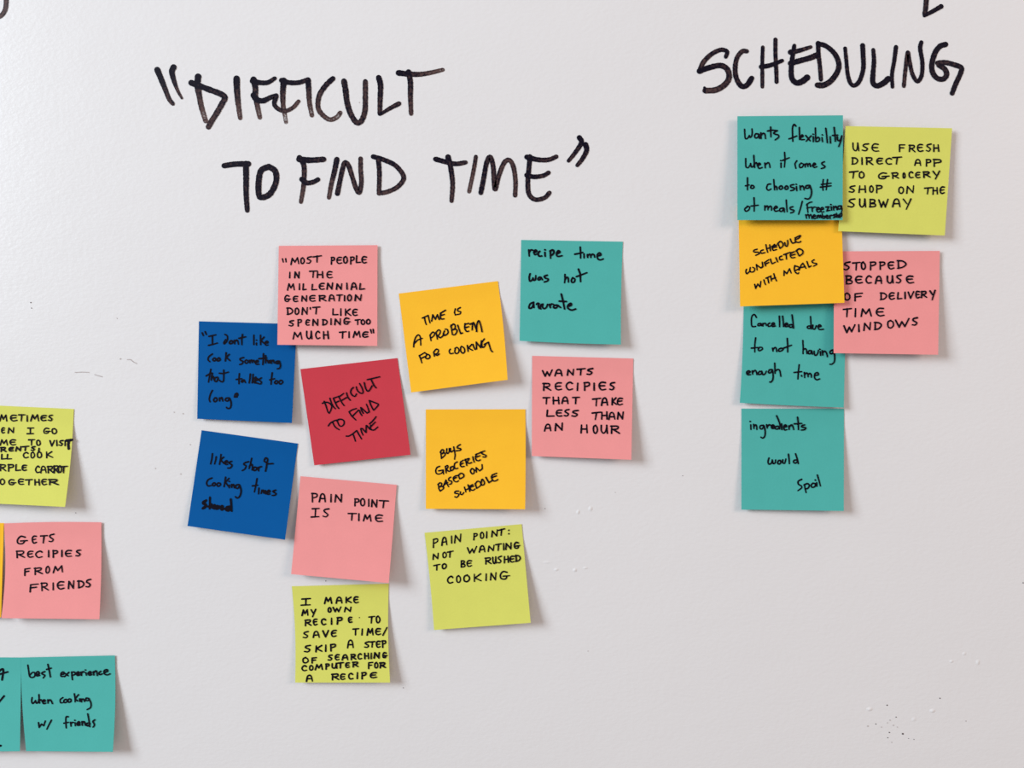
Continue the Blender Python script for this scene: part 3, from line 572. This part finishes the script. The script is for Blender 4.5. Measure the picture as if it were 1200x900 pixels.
note('lime', 'lime green sticky note reading I MAKE MY OWN RECIPE TO SAVE TIME',
     [(342,687.1),(455.6,684),(457.1,799.9),(345.9,799.9)], (3, 5), [
     [('|','115:188',222,220,48),('MAKE','292:345 378:425 450:496 510:546',208,200,48)],
     [('MY','122:166 188:225',298,292,42),('OWN','318:342 355:415 442:495',272,266,36)],
     [('RECIPE','143:190 205:236 265:302 344 385:425 470:498',376,350,48),('.','553',314,314,30,{'w':.6}),('TO','625:668 680:710',355,350,50)],
     [('SAVE','130:172 205:255 280:326 340:382',467,456,50),('TIME/','505:548 574 612:656 675:715 732:760',446,440,48)],
     [('SKIP','140:190 222:275 300 335:378',576,558,50),('A','465:512',543,543,58),('STEP','592:630 635:670 680:712 725:755',540,534,48)],
     [('OF','125:172 193:232',655,652,42),('SEARCHING','318:352 370:402 425:470 490:526 540:572 590:626 643 665:708 728:760',636,614,42)],
     [('COMPUTER','118:158 178:206 222:275 300:328 345:386 392:434 448:480 503:545',714,682,40),('FOR','620:656 668:695 708:750',696,688,44)],
     [('A','155:203',793,792,50),('RECIPE','345:400 410:446 470:506 538 570:606 634:685',784,765,46)]], 'A', (335,675), bow=(2,1.5,0,0), pen=1.95)
note('orange', 'orange sticky note reading TIME IS A PROBLEM FOR COOKING',
     [(467.3,344),(583.4,329.4),(594.9,445.1),(481.8,460)], (3, 7), TR['problem'], 'B', (460,325), bow=(0,-1.2,0,0), pen=1.75)
note('orange', 'orange sticky note reading BUYS GROCERIES BASED ON SCHEDULE',
     [(499,479.8),(615.7,479.6),(615.4,596.8),(499,596.3)], (3, 7), TR['buys'], 'B', (490,470), bow=(0,-0.5,0,0))
note('lime', 'lime green sticky note reading PAIN POINT: NOT WANTING TO BE RUSHED COOKING',
     [(497.5,624.4),(611.3,614.3),(621.9,729.9),(508.7,738.3)], (3, 6), [
     [('PAIN','112:150 178:220 252 275:325',232,190,60),('POINT:','418:446 468:496 516 555:600 605:650 682',176,138,50)],
     [('NOT','112:155 185:215 220:262',325,304,44),('WANTING','372:440 462:506 528:575 585:626 644 660:705 720:765',280,238,48)],
     [('TO','118:165 180:215',410,392,42),('BE','322:356 365:405',384,377,48),('RUSHED','505:550 560:590 598:630 645:682 690:726 735:772',362,338,52)],
     [('COOKING','218:265 288:322 342:392 418:478 512 545:590 612:685',508,470,56)]], 'A', (490,605), bow=(0.8,0,0,0))
note('teal', 'teal sticky note reading recipe time was not accurate',
     [(610.9,281.2),(729.9,283.2),(727.6,403.8),(608.9,399.4)], (3, 5), TR['recipe'], 'C', (600,270), bow=(0,0.8,0,-0.6), pen=2.15)
note('pink', 'pink sticky note reading WANTS RECIPIES THAT TAKE LESS THAN AN HOUR',
     [(623.6,417),(742.1,420.1),(739.9,538.8),(623.2,534.4)], (3, 6), [
     [('WANTS','133:205 228:285 322:372 395:455 468:515',200,185,48)],
     [('RECIPIES','137:195 228:278 308:362 397 445:490 521 555:612 640:678',303,302,58)],
     [('THAT','140:190 208:262 280:330 360:410',405,404,50),('TAKE','510:572 578:628 655:692 695:738',420,412,56)],
     [('LESS','163:225 235:282 298:336 355:405',500,500,50),('THAN','505:570 575:625 632:682 698:745',525,520,58)],
     [('AN','150:200 228:290',610,604,54),('HOUR','418:475 515:550 570:626 648:712',626,626,62)]], 'A', (615,410), pen=1.95)

# --- cluster under SCHEDULING (the lower ones are stuck over by the upper ones)
note('teal', 'teal sticky note reading Cancelled due to not having enough time',
     [(871.6,352),(991.8,352.5),(988.8,477.6),(867,472.1)], (2.5, 3), TR['cancel'], 'C', (860,350), bow=(1,0,0,-0.4))
note('teal', 'teal sticky note reading ingredients would spoil',
     [(869,478.9),(989.1,478.9),(988.8,598.8),(868.9,597.2)], (2.5, 5), TR['spoil'], 'C', (860,470))
note('pink', 'pink sticky note reading STOPPED BECAUSE OF DELIVERY TIME WINDOWS',
     [(977.5,294.6),(1101.4,294),(1099.4,415.7),(977,413.8)], (4, 5), [
     [('STOPPED','120:170 190:245 252:286 318:365 390:434 452:500 525:592',203,188,60)],
     [('BECAUSE','137:188 207:262 285:330 360:412 445:496 515:556 590:648',306,297,60)],
     [('OF','125:172 200:265',432,426,54),('DELIVERY','397:445 460:505 525:560 583 605:652 662:692 703:745 770:810',426,406,54)],
     [('TIME','118:178 208 250:325 362:428',555,545,60)],
     [('WINDOWS','120:205 235 272:326 352:406 450:500 510:610 635:680',676,618,60)]], 'A', (970,285), layer=1.4, pen=1.95)
note('orange', 'orange sticky note reading SCHEDULE CONFLICTED WITH MEALS between two teal notes',
     [(865.4,240),(985.6,237),(989.6,354.9),(867.3,359.1)], (4, 4), TR['conflict'], 'B', (858,250), 0.133333, layer=2.2)
note('lime', 'lime green sticky note about a grocery app used on the SUBWAY',
     [(990.9,147.7),(1115.8,150.3),(1107.2,276),(982.3,270.9)], (1.5, 2.5), [
     [('USE','122:172 195:246 265:322',214,222,58),('FRESH','472:520 548:594 610:655 678:716 730:775',222,222,56)],
     [('DIRECT','118:165 194 225:276 302:352 370:420 425:492',318,318,52),('APP','592:640 675:714 730:795',325,332,48)],
     [('TO','100:165 172:213',425,418,52),('GROCERY','312:395 420:470 502:520 545:580 595:632 655:706 728:778',430,414,46)],
     [('SHOP','97:145 168:226 250:280 300:348',530,528,54),('ON','470:510 530:587',538,530,55),('THE','665:720 725:766 780:817',545,538,54)],
     [('SUBWAY','90:145 172:224 250:302 320:390 425:485 505:565',640,638,62)]], 'A', (980,143), layer=3.0)
note('teal', 'teal sticky note reading Wants flexibility when it comes to choosing # of meals',
     [(864.2,136.2),(987.9,135.1),(987.4,257.9),(864.2,257.9)], (3.5, 3.5), TR['flex'], 'C', (858,130), layer=4.0)

# --- the neighbouring cluster, cut by the picture's edge
note('lime', 'lime green sticky note reading SOMETIMES WHEN I GO HOME TO VISIT PARENTS',
     [(-27,474.2),(86.5,479.3),(76.2,594.1),(-37,588.6)], (5, 7.5), [
     [('SO','-110:-72 -60:-18',148,148,46),('METIMES','0:50 75:130 140:186 205 232:290 305:350 365:397',150,148,46)],
     [('WH','-110:-60 -45:-8',242,242,44),('EN','10:35 62:108',242,240,42),('|','203:255',247,246,48),('GO','325:376 390:430',245,245,44)],
     [('HO','-110:-60 -45:-12',332,332,44),('ME','0:55 72:120',332,330,44),('TO','217:262 275:305',333,333,44),('VISI','375:412 428 445:476 490',337,336,40)],
     [('PA','-80:-45 -38:-8',380,380,34),('RENTS,','5:45 65:102 120:160 170:216 235:265 290:300',382,368,32,{'w':1.1})],
     [("I'","-50 -30",438,438,38),('LL','8:45 50:88',438,437,40),('COOK','172:215 232:262 280:316 345:398',430,424,46)],
     [('PU','-110:-65 -50:-14',525,525,48),('RPLE','0:45 60:105 116:156 165:200',525,525,48),('CARROT','265:300 305:350 358:400 405:440 438:466 456:508',542,538,54)],
     [('T','-60:-14',630,630,44),('OGETHER','0:36 62:116 135:180 192:245 258:300 312:352 368:440',630,630,44)]], 'A', (0,470), bow=(0,-1.6,0,0),
     extra=[('l', [(500,298),(543,292),(520,296),(514,325),(517,358)], 3.2)])
note('orange', 'orange sticky note cut off beside the GETS RECIPIES FROM FRIENDS note',
     [(-110,612),(4.6,613),(1.2,723.5),(-112,722)], (3, 3.5), [], 'A')
note('pink', 'pink sticky note reading GETS RECIPIES FROM FRIENDS',
     [(4.7,613.4),(118.7,612.1),(116.4,725.7),(1.6,724.4)], (5, 6.4), [
     [('GETS','122:202 240:276 305:356 368:410',240,226,58)],
     [('RECIPIES','122:185 205:250 265:322 366 397:436 466 490:540 572:610',345,332,50)],
     [('FROM','182:228 258:318 345:375 400:472',476,450,52)],
     [('FRIENDS','222:290 310:362 400 430:486 515:560 588:635 648:685',598,564,58)]], 'A', (0,600), layer=0.8, bow=(3.0,-1,-1.0,0))
note('teal', 'teal sticky note cut off beside the best experience note',
     [(-88,770),(25.0,770.6),(23.3,880.4),(-90,881)], (4, 6), [], 'C', (0,755),
     marks=[[('c', [(-25,222),(8,190),(24,196),(15,268)], 2.5), ('l', [(-10,228),(58,208)], 2.2)], [('l', [(-12,440),(30,390)], 2.3)], [('l', [(-2,765),(4,764)], 2.8)]])
note('teal', 'teal sticky note reading best experience when cooking w/ friends',
     [(24.6,770.6),(134.6,768.2),(132.2,881),(30.6,880.2)], (4, 6.4), TR['best'], 'C', (0,755), layer=0.5, bow=(-1.5,-1.6,0,0))

# ------------------------------------------------------------------ specks, scuffs and paint blisters on the wall
def speck(px, py, r, mat, name='speck'):
    ink = Ink(); ink.disc((px, py), r * 0.75, 0, 7)
    o = at(px, py)
    ob = ink.build(name, mat, WALL, lambda x, y: at(x, y, 0.0002), o); ob.location = o
for px, py, r in [(36,354.5,1.0),(36.8,361,.8),(1039.6,826.4,1.1),(1058,860,1.5),(1050.1,840.4,.9),(1026.5,848.5,.9),(1042.3,858.4,1.0),(1101.6,818.3,1.0),
                  (1040.4,864.6,.8),(1064.8,865.4,.6),(1071,866.6,.7),(381.7,680.8,.8),(472.6,806,.7),(88.7,601,.7),(1199,683,1.0),(638.7,596,.7),(800,557.5,.6)]:
    speck(px, py, r, M_SPECK)
for px, py, r in [(1040,847,.8),(1043,844,.9),(1047,850,1.0),(1051.5,852,.8),(1017,851,1.2),(1033,852,.8),(1045,870,.8),(204,483,.9),(214.4,484.7,1),(222.8,521,.9),
                  (182,549,.9),(211.7,555.6,1),(137,373,.8),(1132,845,.9),(141,420.5,1.2),(721,577,.7),(689,763,.7),(421,120,.9)]:
    speck(px, py, r, M_FAINT)
for pts, w in [([(88,436.4),(96,436),(104,436.4)],.9),([(111,439),(119.5,441.5)],1.0),([(149,421.5),(153,421.3),(156,424),(160,426)],.9)]:
    ink = Ink(); ink.stroke(poly(pts, 1), w); o = at(*pts[0])
    ob = ink.build('scuff_mark', M_FAINT, WALL, lambda x, y: at(x, y, 0.0002), o); ob.location = o

def blister(px, py, rx, rz, h):
    """a flattened bump in the paint"""
    V, Fc = [], []
    K, J = 12, 4
    for j in range(J):
        t = j / J
        for k in range(K):
            a = 6.2832 * k / K
            V.append((rx * (1 - t) * math.cos(a), -h * math.sin(t * 1.5708) ** 1.5, rz * (1 - t) * math.sin(a)))
    V.append((0, -h, 0))
    for j in range(J - 1):
        for k in range(K): Fc.append((j*K+k, j*K+(k+1) % K, (j+1)*K+(k+1) % K, (j+1)*K+k))
    for k in range(K): Fc.append(((J-1)*K+k, (J-1)*K+(k+1) % K, J*K))
    me = bpy.data.meshes.new('paint_blister'); me.from_pydata(V, [], Fc); me.materials.append(M_WALL)
    for p in me.polygons: p.use_smooth = True
    o = bpy.data.objects.new('paint_blister', me); C.objects.link(o)
    o.parent = WALL; o.location = at(px, py)
for px, py, rx, rz, h in [(1019,831,2.8,1.8,1.0),(1092.7,833,2.6,1.8,1.0),(1115,775,1.8,1.4,.7),(1130,766,1.8,1.6,.6),(1146,776,1.8,2.4,.7),(1071,843,2.2,2.0,.5),
                          (677.5,600,1.6,2.2,.8),(692,596,2.0,2.4,.8),(652,667.5,2.2,1.4,.7),(673.7,668,2.0,1.8,.9),(686,665.5,2.4,1.2,.6),(641,659,4.0,1.2,.4)]:
    blister(px, py, rx * 0.00095, rz * 0.00095, h * 0.0005)
